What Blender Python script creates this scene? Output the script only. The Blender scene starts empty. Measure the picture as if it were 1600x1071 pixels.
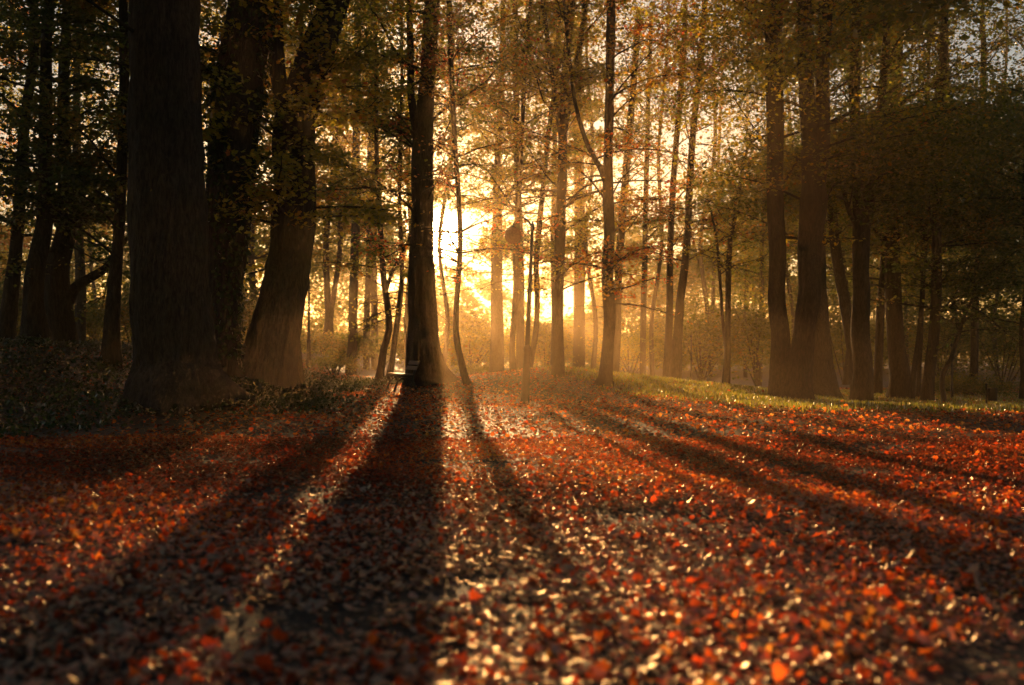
import bpy, math, random
import numpy as np
from mathutils import Vector, noise as mnoise

SEED = 7
random.seed(SEED)
rng = np.random.default_rng(SEED)
scene = bpy.context.scene
COL = scene.collection

# ------------------------------------------------------------------ camera
F = 1600 * 35.0 / 36.0
CAM_Z = 1.2
TILT = math.atan(16.5 / F)
SUN_EL = math.radians(6.6)
SUN_AZ = math.atan((676.5 - 800) / F)          # from +Y towards +X
SDIR = Vector((math.sin(SUN_AZ) * math.cos(SUN_EL), math.cos(SUN_AZ) * math.cos(SUN_EL), math.sin(SUN_EL)))


def P(px, py, d):
    xc = (px - 800) / F
    yc = (535.5 - py) / F
    Y = math.cos(TILT) - yc * math.sin(TILT)
    Z = math.sin(TILT) + yc * math.cos(TILT)
    s = d / Y
    return Vector((xc * s, d, CAM_Z + Z * s))


def px_of(x, y, z):
    """where a world point stands in the photograph (used for reporting and for thinning leaves)"""
    ct, st = math.cos(TILT), math.sin(TILT)
    dz = z - CAM_Z
    fw = y * ct + dz * st
    up = -y * st + dz * ct
    return 800 + F * x / fw, 535.5 - F * up / fw


def sm(t):
    t = np.clip(t, 0, 1)
    return t * t * (3 - 2 * t)


def ground(x, y):
    x = np.asarray(x, float)
    y = np.asarray(y, float)
    bank = 1.32 * sm((-x - 6.2 + 0.0 * y) / 5.5) * sm((y - 11.0) / 11.0)
    bank = bank + 0.36 * np.exp(-((x + 5.9) ** 2 / (2 * 1.15 ** 2) + (y - 21.5) ** 2 / (2 * 3.0 ** 2)))
    mound = 0.62 * np.exp(-((x - 0.9) ** 2 / (2 * 2.4 ** 2) + (y - 33.0) ** 2 / (2 * 2.6 ** 2)))
    mound = mound + 0.2 * np.exp(-((x - 4.2) ** 2 / (2 * 3.0 ** 2) + (y - 30.5) ** 2 / (2 * 2.5 ** 2)))
    dec = -0.45 * sm((x - 6.0) / 6.0) * sm((y - 20.0) / 9.0)
    und = 0.03 * np.sin(x * 0.9 + 1.3) * np.sin(y * 0.7) + 0.02 * np.sin(x * 2.1 + y * 1.3)
    far = -0.35 * sm((y - 45) / 30)
    return bank + mound + dec + und + far


def gz(x, y):
    return float(ground(x, y))


# ------------------------------------------------------------------ helpers
def mesh_np(name, verts, faces_flat, sizes, attr=None, smooth=False):
    me = bpy.data.meshes.new(name)
    verts = np.ascontiguousarray(verts, dtype=np.float32)
    me.vertices.add(len(verts))
    me.vertices.foreach_set("co", verts.ravel())
    me.loops.add(len(faces_flat))
    me.loops.foreach_set("vertex_index", np.ascontiguousarray(faces_flat, dtype=np.int32))
    nf = len(sizes)
    me.polygons.add(nf)
    starts = np.zeros(nf, dtype=np.int32)
    starts[1:] = np.cumsum(sizes)[:-1]
    me.polygons.foreach_set("loop_start", starts)
    me.update(calc_edges=True)
    if smooth:
        me.polygons.foreach_set("use_smooth", np.ones(nf, dtype=bool))
    if attr is not None:
        a = me.attributes.new("rnd", 'FLOAT', 'FACE')
        a.data.foreach_set("value", np.ascontiguousarray(attr, dtype=np.float32))
    me.validate()
    return me


class MB:
    """collects tubes, boxes and lathes into one mesh"""
    def __init__(self):
        self.v = []
        self.f = []

    def add(self, vs, fs):
        o = len(self.v)
        self.v += [tuple(p) for p in vs]
        self.f += [tuple(i + o for i in f) for f in fs]

    def tube(self, pts, rads, n=8, cap=True, lobes=None, rough=0.0, seed=0.0, ridges=False):
        pts = [Vector(p) for p in pts]
        vs, fs = [], []
        up = Vector((0.0, 1.0, 0.0))
        m = len(pts)
        prev = None
        for i, p in enumerate(pts):
            t = (pts[min(i + 1, m - 1)] - pts[max(i - 1, 0)])
            if t.length < 1e-9:
                t = Vector((0, 0, 1))
            t.normalize()
            if prev is None:
                a = t.cross(up)
                if a.length < 1e-3:
                    a = t.cross(Vector((1, 0, 0)))
                a.normalize()
            else:
                a = prev - t * prev.dot(t)
                a.normalize()
            prev = a
            b = t.cross(a)
            for k in range(n):
                th = 2 * math.pi * k / n
                r = rads[i]
                if lobes is not None:
                    r *= lobes(i, th, p)
                if rough:
                    q = Vector((math.cos(th) * 1.7 + seed, math.sin(th) * 1.7, p.z * 1.1))
                    r *= 1 + rough * mnoise.noise(q) + rough * 0.5 * mnoise.noise(q * 3.1)
                if ridges:
                    q = Vector((math.cos(th) * 11 + seed, math.sin(th) * 11, p.z * 1.3))
                    r *= 1 + .035 * (1 - 2.2 * abs(mnoise.noise(q))) + .012 * mnoise.noise(q * 2.7)
                vs.append(p + (a * math.cos(th) + b * math.sin(th)) * r)
        for i in range(m - 1):
            for k in range(n):
                k2 = (k + 1) % n
                fs.append((i * n + k, i * n + k2, (i + 1) * n + k2, (i + 1) * n + k))
        if cap:
            fs.append(tuple(range(n - 1, -1, -1)))
            fs.append(tuple((m - 1) * n + k for k in range(n)))
        self.add(vs, fs)

    def box(self, c, dx, dy, dz, sx, sy, sz, bev=0.0):
        """oriented box, axes dx dy dz unit vectors, full sizes"""
        c = Vector(c)
        vs = []
        if bev <= 0:
            for k in (-1, 1):
                for (i, j) in ((-1, -1), (1, -1), (1, 1), (-1, 1)):
                    vs.append(c + dx * (i * sx / 2) + dy * (j * sy / 2) + dz * (k * sz / 2))
            self.add(vs, [(3, 2, 1, 0), (4, 5, 6, 7), (0, 1, 5, 4), (1, 2, 6, 5), (2, 3, 7, 6), (3, 0, 4, 7)])
        else:
            b = bev
            ring = [(-sx/2+b, -sy/2), (sx/2-b, -sy/2), (sx/2, -sy/2+b), (sx/2, sy/2-b), (sx/2-b, sy/2), (-sx/2+b, sy/2), (-sx/2, sy/2-b), (-sx/2, -sy/2+b)]
            lv = [(-sz/2, 1 - 2*b/min(sx, sy)), (-sz/2+b, 1), (sz/2-b, 1), (sz/2, 1 - 2*b/min(sx, sy))]
            for z, s in lv:
                for x, y in ring:
                    vs.append(c + dx * (x * s) + dy * (y * s) + dz * z)
            fs = [tuple(range(7, -1, -1)), tuple(24 + k for k in range(8))]
            for l in range(3):
                for k in range(8):
                    k2 = (k + 1) % 8
                    fs.append((l*8+k, l*8+k2, (l+1)*8+k2, (l+1)*8+k))
            self.add(vs, fs)

    def lathe(self, c, prof, n=24, axis=None):
        """prof: list of (r, z) from bottom up; axis shear vector per z"""
        c = Vector(c)
        vs, fs = [], []
        ax = axis or Vector((0, 0, 1))
        for r, z in prof:
            for k in range(n):
                th = 2 * math.pi * k / n
                vs.append(c + ax * z + Vector((math.cos(th) * r, math.sin(th) * r, 0)))
        for i in range(len(prof) - 1):
            for k in range(n):
                k2 = (k + 1) % n
                fs.append((i*n+k, i*n+k2, (i+1)*n+k2, (i+1)*n+k))
        fs.append(tuple(range(n - 1, -1, -1)))
        fs.append(tuple((len(prof)-1)*n + k for k in range(n)))
        self.add(vs, fs)

    def build(self, name, mat, parent=None, off=None, smooth=True):
        off = off or Vector((0, 0, 0))
        me = bpy.data.meshes.new(name)
        me.from_pydata([(p[0]-off.x, p[1]-off.y, p[2]-off.z) for p in self.v], [], self.f)
        me.polygons.foreach_set("use_smooth", [smooth] * len(me.polygons))
        me.update()
        me.materials.append(mat)
        return link(name, me, parent)


def link(name, data, parent=None):
    o = bpy.data.objects.new(name, data)
    COL.objects.link(o)
    if parent is not None:
        o.parent = parent
    return o


def tag(o, label=None, cat=None, group=None, kind=None):
    if label: o["label"] = label
    if cat: o["category"] = cat
    if group: o["group"] = group
    if kind: o["kind"] = kind
    return o


def empty(name, loc):
    o = link(name, None)
    o.empty_display_size = 0.3
    o.location = loc
    return o


# ------------------------------------------------------------------ leaves
def unit(a):
    return a / np.maximum(np.linalg.norm(a, axis=1, keepdims=True), 1e-9)


LEAF_V = np.array([(0, 0, 0), (.22, .34, .05), (.45, .22, .03), (.62, .42, .06), (1, 0, -.04), (.62, -.42, .06), (.45, -.22, .03), (.22, -.34, .05)])
LEAF_F = [(0, 4, 3, 2, 1), (0, 7, 6, 5, 4)]
SIMPLE_V = np.array([(0, 0, 0), (.45, .38, .08), (1, 0, -.05), (.45, -.38, .08)])
SIMPLE_F = [(0, 2, 1), (0, 3, 2)]
# lobed maple leaf: centre + outline
_ml = [(0, 0.0), (.08, .30), (-.05, .52), (.22, .42), (.42, .72), (.52, .42), (.72, .30), (.70, .16), (1.05, 0)]
MAPLE_O = _ml + [(x, -y) for x, y in reversed(_ml[1:-1])]
MAPLE_V = np.array([(.42, 0, .0)] + [(x, y, 0.10 * (abs(y) ** 1.3) + 0.06 * (x - .4) ** 2) for x, y in MAPLE_O])
MAPLE_F = [(0, 1 + k, 1 + (k + 1) % len(MAPLE_O)) for k in range(len(MAPLE_O))]
BLADE_V = np.array([(0, .045, 0), (0, -.045, 0), (.55, 0.03, .06), (1, 0, .25)])
BLADE_F = [(0, 1, 2), (1, 3, 2)]


def leaves_mesh(name, c, u, n, s, V, Fc, curl=None, rnd=None):
    """c centres, u long direction, n normals, s sizes"""
    N = len(c)
    u = unit(u)
    n = n - u * np.sum(n * u, axis=1, keepdims=True)
    n = unit(n)
    w = np.cross(n, u)
    k = len(V)
    tz = np.broadcast_to(V[None, :, 2], (N, k)).copy()
    if curl is not None:
        tz = tz * curl[:, None] + 0.25 * (curl[:, None] - 1) * (V[None, :, 0] - .4) ** 2
    vs = (c[:, None, :] + s[:, None, None] * (u[:, None, :] * V[None, :, 0, None] + w[:, None, :] * V[None, :, 1, None] + n[:, None, :] * tz[:, :, None]))
    vs = vs.reshape(-1, 3)
    flat = np.concatenate([np.array(f) for f in Fc])
    sizes1 = np.array([len(f) for f in Fc])
    ff = (flat[None, :] + (np.arange(N) * k)[:, None]).ravel()
    sizes = np.tile(sizes1, N)
    if rnd is None:
        rnd = rng.random(N)
    at = np.repeat(rnd, len(Fc))
    return mesh_np(name, vs, ff, sizes, at)


# ------------------------------------------------------------------ materials
def new_mat(name):
    m = bpy.data.materials.new(name)
    m.use_nodes = True
    nt = m.node_tree
    for nd in list(nt.nodes):
        nt.nodes.remove(nd)
    return m, nt


def ramp(nt, stops, interp='LINEAR'):
    r = nt.nodes.new('ShaderNodeValToRGB')
    r.color_ramp.interpolation = interp
    cr = r.color_ramp
    while len(cr.elements) < len(stops):
        cr.elements.new(0.5)
    for e, (p, c) in zip(cr.elements, stops):
        e.position = p
        e.color = (*c, 1)
    return r


def leaf_mat(name, stops, trans=0.5, rough=0.35, gloss=0.12, tboost=2.1, bump=0, gtint=(1, .95, .88)):
    m, nt = new_mat(name)
    N = nt.nodes
    L = nt.links.new
    at = N.new('ShaderNodeAttribute'); at.attribute_name = 'rnd'
    r = ramp(nt, stops)
    L(at.outputs['Fac'], r.inputs[0])
    tc = N.new('ShaderNodeTexCoord')
    nz = N.new('ShaderNodeTexNoise'); nz.inputs['Scale'].default_value = 23
    L(tc.outputs['Object'], nz.inputs['Vector'])
    mx = N.new('ShaderNodeMix'); mx.data_type = 'RGBA'; mx.blend_type = 'MULTIPLY'
    mx.inputs[0].default_value = 0.7
    mr = ramp(nt, [(0.3, (.55, .5, .45)), (0.7, (1.15, 1.1, 1.0))])
    L(nz.outputs['Fac'], mr.inputs[0])
    L(r.outputs[0], mx.inputs[6]); L(mr.outputs[0], mx.inputs[7])
    d = N.new('ShaderNodeBsdfDiffuse'); L(mx.outputs[2], d.inputs['Color'])
    t = N.new('ShaderNodeBsdfTranslucent')
    g = N.new('ShaderNodeMix'); g.data_type = 'RGBA'; g.blend_type = 'MULTIPLY'; g.inputs[0].default_value = 1
    g.inputs[7].default_value = (tboost, tboost, tboost, 1)
    L(mx.outputs[2], g.inputs[6]); L(g.outputs[2], t.inputs['Color'])
    a = N.new('ShaderNodeMixShader'); a.inputs[0].default_value = trans
    L(d.outputs[0], a.inputs[1]); L(t.outputs[0], a.inputs[2])
    gl = N.new('ShaderNodeBsdfGlossy'); gl.inputs['Roughness'].default_value = rough
    gl.inputs['Color'].default_value = (*gtint, 1)
    lw = N.new('ShaderNodeFresnel'); lw.inputs['IOR'].default_value = 1.45
    mm = N.new('ShaderNodeMath'); mm.operation = 'MULTIPLY'; mm.inputs[1].default_value = gloss
    L(lw.outputs[0], mm.inputs[0])
    b = N.new('ShaderNodeMixShader')
    L(mm.outputs[0], b.inputs[0]); L(a.outputs[0], b.inputs[1]); L(gl.outputs[0], b.inputs[2])
    if bump:
        nb_ = N.new('ShaderNodeTexNoise'); nb_.inputs['Scale'].default_value = 70; nb_.inputs['Detail'].default_value = 3
        L(tc.outputs['Object'], nb_.inputs['Vector'])
        bp = N.new('ShaderNodeBump'); bp.inputs['Strength'].default_value = bump; bp.inputs['Distance'].default_value = .012
        L(nb_.outputs['Fac'], bp.inputs['Height'])
        for q in (gl, d, t): L(bp.outputs[0], q.inputs['Normal'])
    o = N.new('ShaderNodeOutputMaterial'); L(b.outputs[0], o.inputs[0])
    return m


def bark_mat(name, c1, c2, scale=1.0, bump=0.6):
    m, nt = new_mat(name)
    N = nt.nodes; L = nt.links.new
    tc = N.new('ShaderNodeTexCoord')
    mp = N.new('ShaderNodeMapping'); mp.inputs['Scale'].default_value = (9*scale, 9*scale, 1.8*scale)
    L(tc.outputs['Object'], mp.inputs[0])
    n1 = N.new('ShaderNodeTexNoise'); n1.inputs['Scale'].default_value = 2.2; n1.inputs['Detail'].default_value = 8
    n1.inputs['Roughness'].default_value = .65
    L(mp.outputs[0], n1.inputs['Vector'])
    mp2 = N.new('ShaderNodeMapping'); mp2.inputs['Scale'].default_value = (18*scale, 18*scale, 3.6*scale)
    L(tc.outputs['Object'], mp2.inputs[0])
    vo = N.new('ShaderNodeTexNoise'); vo.inputs['Scale'].default_value = 1.5; vo.inputs['Detail'].default_value = 3; vo.inputs['Distortion'].default_value = 1.2
    L(mp2.outputs[0], vo.inputs['Vector'])
    ad = N.new('ShaderNodeMath'); ad.operation = 'ADD'
    L(n1.outputs['Fac'], ad.inputs[0]); L(vo.outputs['Fac'], ad.inputs[1])
    r = ramp(nt, [(0.42, c1), (.62, c2)])
    hf = N.new('ShaderNodeMath'); hf.operation = 'MULTIPLY'; hf.inputs[1].default_value = .5
    L(ad.outputs[0], hf.inputs[0])
    L(hf.outputs[0], r.inputs[0])
    n2 = N.new('ShaderNodeTexNoise'); n2.inputs['Scale'].default_value = .9
    L(tc.outputs['Object'], n2.inputs['Vector'])
    ms = ramp(nt, [(0.52, (1, 1, 1)), (0.7, (.55, .75, .4))])
    L(n2.outputs['Fac'], ms.inputs[0])
    mx = N.new('ShaderNodeMix'); mx.data_type = 'RGBA'; mx.blend_type = 'MULTIPLY'; mx.inputs[0].default_value = .6
    L(r.outputs[0], mx.inputs[6]); L(ms.outputs[0], mx.inputs[7])
    bp = N.new('ShaderNodeBump'); bp.inputs['Strength'].default_value = bump; bp.inputs['Distance'].default_value = .05
    L(ad.outputs[0], bp.inputs['Height'])
    p = N.new('ShaderNodeBsdfPrincipled')
    p.inputs['Roughness'].default_value = .85
    p.inputs['Specular IOR Level'].default_value = .25
    L(mx.outputs[2], p.inputs['Base Color']); L(bp.outputs[0], p.inputs['Normal'])
    o = N.new('ShaderNodeOutputMaterial'); L(p.outputs[0], o.inputs[0])
    return m


def plain_mat(name, col, rough=.6, metal=0.0, var=.3, bump=.1, scale=8, spec=.4):
    m, nt = new_mat(name)
    N = nt.nodes; L = nt.links.new
    tc = N.new('ShaderNodeTexCoord')
    n1 = N.new('ShaderNodeTexNoise'); n1.inputs['Scale'].default_value = scale; n1.inputs['Detail'].default_value = 6
    L(tc.outputs['Object'], n1.inputs['Vector'])
    r = ramp(nt, [(0.3, tuple(c * (1 - var) for c in col)), (0.7, tuple(min(1, c * (1 + var)) for c in col))])
    L(n1.outputs['Fac'], r.inputs[0])
    bp = N.new('ShaderNodeBump'); bp.inputs['Strength'].default_value = bump; bp.inputs['Distance'].default_value = .01
    L(n1.outputs['Fac'], bp.inputs['Height'])
    p = N.new('ShaderNodeBsdfPrincipled')
    p.inputs['Roughness'].default_value = rough
    p.inputs['Metallic'].default_value = metal
    p.inputs['Specular IOR Level'].default_value = spec
    L(r.outputs[0], p.inputs['Base Color']); L(bp.outputs[0], p.inputs['Normal'])
    o = N.new('ShaderNodeOutputMaterial'); L(p.outputs[0], o.inputs[0])
    return m


LM = {
    'gold': leaf_mat('leaf_gold', [(0, (.10, .14, .02)), (.3, (.28, .27, .03)), (.65, (.46, .37, .03)), (.9, (.52, .30, .025)), (1, (.45, .12, .015))]),
    'orange': leaf_mat('leaf_orange', [(0, (.14, .12, .02)), (.35, (.36, .22, .02)), (.75, (.48, .18, .015)), (1, (.45, .06, .01))]),
    'green': leaf_mat('leaf_green', [(0, (.035, .07, .015)), (.5, (.09, .12, .02)), (.85, (.24, .19, .03)), (1, (.40, .20, .03))]),
    'olive': leaf_mat('leaf_olive', [(0, (.045, .08, .015)), (.45, (.13, .16, .02)), (.8, (.28, .25, .03)), (1, (.42, .20, .02))]),
    'ivy': leaf_mat('leaf_ivy', [(0, (.02, .04, .01)), (.7, (.05, .085, .02)), (1, (.10, .11, .03))], trans=.25, rough=.3, gloss=.5, tboost=1.2),
}
M_BARK = bark_mat('bark_dark', (.025, .018, .012), (.085, .062, .042))
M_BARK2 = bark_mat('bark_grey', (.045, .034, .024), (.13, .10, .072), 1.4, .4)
M_FALLEN = leaf_mat('fallen_leaf', [(0, (.035, .014, .008)), (.25, (.09, .022, .009)), (.48, (.22, .032, .009)), (.66, (.45, .055, .012)), (.84, (.54, .14, .018)), (.95, (.50, .22, .04)), (1, (.30, .16, .06))], trans=.5, rough=.36, gloss=.38, tboost=3.3, bump=1.0, gtint=(1, .84, .64))
M_GRASS = leaf_mat('grass_blade', [(0, (.08, .12, .015)), (.6, (.22, .22, .03)), (1, (.40, .30, .05))], trans=.6, rough=.35, gloss=.5, tboost=2.3)
M_IRON = plain_mat('dark_iron', (.018, .018, .017), .45, 0.0, .4, .2, 30)
M_POST = plain_mat('painted_post', (.014, .014, .012), .5, 0.0, .4, .3, 18)
M_WOOD = plain_mat('bench_wood', (.09, .05, .03), .6, 0, .4, .3, 22)
M_BIN = plain_mat('bin_metal', (.03, .035, .03), .5, 0, .3, .2, 15)
M_GLOBE = leaf_mat('lamp_globe_glass', [(0, (.30, .115, .085)), (1, (.34, .14, .10))], trans=.25, rough=.25, gloss=.8, tboost=.7)


def ground_mat(name, cA, cB, cC, rough=.7, spec=.3, bscale=6.0, bump=.8):
    m, nt = new_mat(name)
    N = nt.nodes; L = nt.links.new
    tc = N.new('ShaderNodeTexCoord')
    vo = N.new('ShaderNodeTexVoronoi'); vo.inputs['Scale'].default_value = 11
    L(tc.outputs['Object'], vo.inputs['Vector'])
    n1 = N.new('ShaderNodeTexNoise'); n1.inputs['Scale'].default_value = bscale; n1.inputs['Detail'].default_value = 9; n1.inputs['Roughness'].default_value = .7
    L(tc.outputs['Object'], n1.inputs['Vector'])
    sep = N.new('ShaderNodeSeparateColor'); L(vo.outputs['Color'], sep.inputs[0])
    r = ramp(nt, [(0.0, cA), (0.55, cB), (1.0, cC)])
    mixf = N.new('ShaderNodeMath'); mixf.operation = 'MULTIPLY'
    L(sep.outputs[0], mixf.inputs[0]); L(n1.outputs['Fac'], mixf.inputs[1])
    m2 = N.new('ShaderNodeMath'); m2.operation = 'MULTIPLY'; m2.inputs[1].default_value = 1.7
    L(mixf.outputs[0], m2.inputs[0])
    L(m2.outputs[0], r.inputs[0])
    ad = N.new('ShaderNodeMath'); ad.operation = 'ADD'
    L(n1.outputs['Fac'], ad.inputs[0]); L(sep.outputs[1], ad.inputs[1])
    bp = N.new('ShaderNodeBump'); bp.inputs['Strength'].default_value = bump; bp.inputs['Distance'].default_value = .03
    L(ad.outputs[0], bp.inputs['Height'])
    p = N.new('ShaderNodeBsdfPrincipled')
    p.inputs['Roughness'].default_value = rough; p.inputs['Specular IOR Level'].default_value = spec
    L(r.outputs[0], p.inputs['Base Color']); L(bp.outputs[0], p.inputs['Normal'])
    o = N.new('ShaderNodeOutputMaterial'); L(p.outputs[0], o.inputs[0])
    return m


M_GROUND = ground_mat('leaf_litter_soil', (.025, .015, .01), (.085, .035, .018), (.20, .06, .02), rough=.5, spec=.5)
M_PATH = ground_mat('worn_wet_path', (.030, .026, .024), (.05, .042, .038), (.07, .06, .055), rough=.7, spec=.3, bscale=9, bump=.6)

# ------------------------------------------------------------------ ground sheets
def sheet(name, xs, ys, zoff, mat, shape=None):
    X, Y = np.meshgrid(xs, ys)
    if shape is not None:
        X, Y = shape(X, Y)
    Z = ground(X, Y) + zoff
    vs = np.stack([X, Y, Z], -1).reshape(-1, 3)
    nx, ny = len(xs), len(ys)
    i = np.arange(ny - 1)[:, None] * nx + np.arange(nx - 1)[None, :]
    q = np.stack([i, i + 1, i + nx + 1, i + nx], -1).reshape(-1)
    me = mesh_np(name, vs, q, np.full((nx-1)*(ny-1), 4), None, True)
    me.materials.append(mat)
    return tag(link(name, me), kind='structure')


def graded(lo, hi, step_in, lo_out, hi_out, n):
    mid = np.arange(lo, hi, step_in)
    a = lo - np.geomspace(1, lo - lo_out + 1, n)[::-1] + 0
    b = hi + np.geomspace(1, hi_out - hi + 1, n)
    return np.concatenate([a, mid, b])


sheet('ground', graded(-30, 30, .5, -290, 290, 16), graded(-6, 60, .5, -60, 420, 16), 0.0, M_GROUND)


def path_shape(X, Y):
    # X given as 0..1 across the path; the path bends slowly to the left as it nears the bench
    cx = 0.6 - 2.4 * sm((Y - 12) / 20)
    w = 4.4 + 0.35 * np.sin(Y * .55) - 1.8 * sm((Y - 12) / 20)
    return cx + (X - .5) * 2 * w, Y


sheet('path', np.linspace(0, 1, 26), np.arange(-4, 34, .5), 0.006, M_PATH, path_shape)
# crossing path on the far right behind the litter bin
def path2_shape(X, Y):
    return 10.8 + 14 * X, 33.0 + 1.4 * Y + 2.5 * X
sheet('path', np.linspace(0, 1, 30), np.linspace(0, 1, 6), 0.008, M_PATH, path2_shape)

# pond beyond the far shrubs
def pond():
    m, nt = new_mat('pond_water')
    N = nt.nodes; L = nt.links.new
    p = N.new('ShaderNodeBsdfPrincipled')
    p.inputs['Base Color'].default_value = (.03, .04, .04, 1); p.inputs['Roughness'].default_value = .12
    nz = N.new('ShaderNodeTexNoise'); nz.inputs['Scale'].default_value = 1.5
    tc = N.new('ShaderNodeTexCoord'); L(tc.outputs['Object'], nz.inputs['Vector'])
    bp = N.new('ShaderNodeBump'); bp.inputs['Strength'].default_value = .15; L(nz.outputs['Fac'], bp.inputs['Height'])
    L(bp.outputs[0], p.inputs['Normal'])
    o = N.new('ShaderNodeOutputMaterial'); L(p.outputs[0], o.inputs[0])
    n = 48
    ring = []
    for k in range(n):
        th = 2 * math.pi * k / n
        r = 1 + .12 * math.sin(3 * th + 1) + .06 * math.sin(7 * th)
        ring.append((-1.5 + 17 * r * math.cos(th), 140 + 34 * r * math.sin(th), -.33))
    me = bpy.data.meshes.new('pond'); me.from_pydata(ring, [], [tuple(range(n))]); me.materials.append(m)
    tag(link('pond', me), kind='structure')
pond()

# ------------------------------------------------------------------ trees
def catmull(pts, step):
    """pts list of (Vector, r) -> resampled"""
    out = []
    m = len(pts)
    for i in range(m - 1):
        p0, r0 = pts[max(i-1, 0)]; p1, r1 = pts[i]; p2, r2 = pts[i+1]; p3, r3 = pts[min(i+2, m-1)]
        k = max(2, int((p2 - p1).length / step))
        for j in range(k):
            t = j / k
            q = 0.5 * ((2*p1) + (-p0+p2)*t + (2*p0-5*p1+4*p2-p3)*t*t + (-p0+3*p1-3*p2+p3)*t**3)
            out.append((q, r1 + (r2-r1)*t))
    out.append(pts[-1])
    return out


def sun_keep(c):
    """gaps in the foliage: the share of leaves kept where the sun's light slips through to the clearing"""
    z = c[:, 2]
    gx = c[:, 0] - SDIR.x / SDIR.z * z
    gy = c[:, 1] - SDIR.y / SDIR.z * z
    keep = np.ones(len(c))
    m = band(gx, gy)
    wob = np.sin(gx * 1.3 + .7) * np.sin(gy * .45 + gx * .3)
    lit = (gy > 5.8) & (gy < np.where(gx > 3, 26, 23)) & (gx > -9) & (gx < 17) & ~((gx < 0) & (gy > 15.5 + .9 * (gx + 2)))
    keep = np.where(lit, np.clip(np.where(wob > .6, .6, .05) + np.where(gx > 0, .10, .2) * (1 - m), 0, 1), keep)
    keep = np.where((gy >= 23) & (gy < 60) & (gx > -2), .08 + .9 * (1 - m), keep)
    keep = np.where(gy < 4.8, 1 - .75 * m * (gx > -2), keep)
    lit2 = (gy >= 21) & (gy < 29) & (gx > 3.0) & (gx < 11)
    keep = np.where(lit2, .05, keep)
    lit3 = (gy >= 27) & (gy < 35) & (gx > -8) & (gx < -1.5)
    keep = np.where(lit3, .06, keep)
    px, py = px_arr(c)
    ell = ((px - 785) / 105) ** 2 + ((py - 365) / 95) ** 2
    keep = keep * np.where(ell < 1, .72, 1) * np.where(((px - 706) / 46) ** 2 + ((py - 372) / 40) ** 2 < 1, .2, 1)
    keep = np.where((px > 778) & (px < 848) & (py > 325) & (py < 395) & (c[:, 1] < 29), 0, keep)   # no spray round the lamp head
    keep = np.where((px > 637) & (px < 684) & (py > 150) & (py < 610) & (c[:, 1] < 31.5), keep * .06, keep)
    return keep


def band(gx, gy):
    """1 where the foliage leaves a broad opening for a shaft of light, 0 between the shafts"""
    ox = gx + .078 * gy
    oz = -gy / 8.64 - 1.2
    phi = np.degrees(np.arctan2(oz, ox))
    m = np.zeros(len(phi))
    for c0, w in ((-31, 4.6), (-52, 2.6), (-76, 3), (-112, 3), (-134, 4), (19, 4.5)):
        m = np.maximum(m, np.clip(1.6 - np.abs(phi - c0) / w, 0, 1))
    return m


def px_arr(c):
    ct, st = math.cos(TILT), math.sin(TILT)
    dz = c[:, 2] - CAM_Z
    fw = c[:, 1] * ct + dz * st
    up = -c[:, 1] * st + dz * ct
    return 800 + F * c[:, 0] / np.maximum(fw, .1), 535.5 - F * up / np.maximum(fw, .1)


def hole(c):
    """openings in the far-off wood through which the low sun reaches the clearing"""
    px, py = px_arr(c)
    e = ((px - 797) / 118) ** 2 + ((py - 385) / 92) ** 2 + .25 * np.sin(px * .07) * np.sin(py * .09)
    gx = c[:, 0] - SDIR.x / SDIR.z * c[:, 2]
    gy = c[:, 1] - SDIR.y / SDIR.z * c[:, 2]
    m = band(gx, gy)
    k = np.where(e < 1, .02 + (1 - m) * np.where(gy > 19, 1.0, np.where(gy > 4.4, .10, .6)), np.where(e < 1.8, .35, 1))
    e2 = ((px - 618) / 52) ** 2 + ((py - 410) / 42) ** 2 + .3 * np.sin(px * .11 + 1) * np.sin(py * .1)
    k = np.minimum(k, np.where((e2 < 1) & (gy > 5), np.where(py > 421, .04, .3), 1))
    k = np.where(((px - 704) / 46) ** 2 + ((py - 372) / 45) ** 2 < 1, .02, k)
    k = np.where((gx > -.6) & (gx < 16) & (gy > 6.8) & (gy < 19), .02, k)
    k = np.where((gx > 3) & (gx < 12) & (gy >= 19) & (gy < 29), .03, k)
    k = np.where((gx > -8) & (gx < -1.5) & (gy > 27) & (gy < 35), .05, k)
    k = np.where((gx < -.8) & (gy > 15) & (gy < 26), 1, k)
    e3 = ((px - 1055) / 60) ** 2 + ((py - 345) / 60) ** 2 + .4 * np.sin(px * .15 + 2) * np.sin(py * .17)
    k = np.minimum(k, np.where(e3 < 1, .3, 1))
    return k


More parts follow.
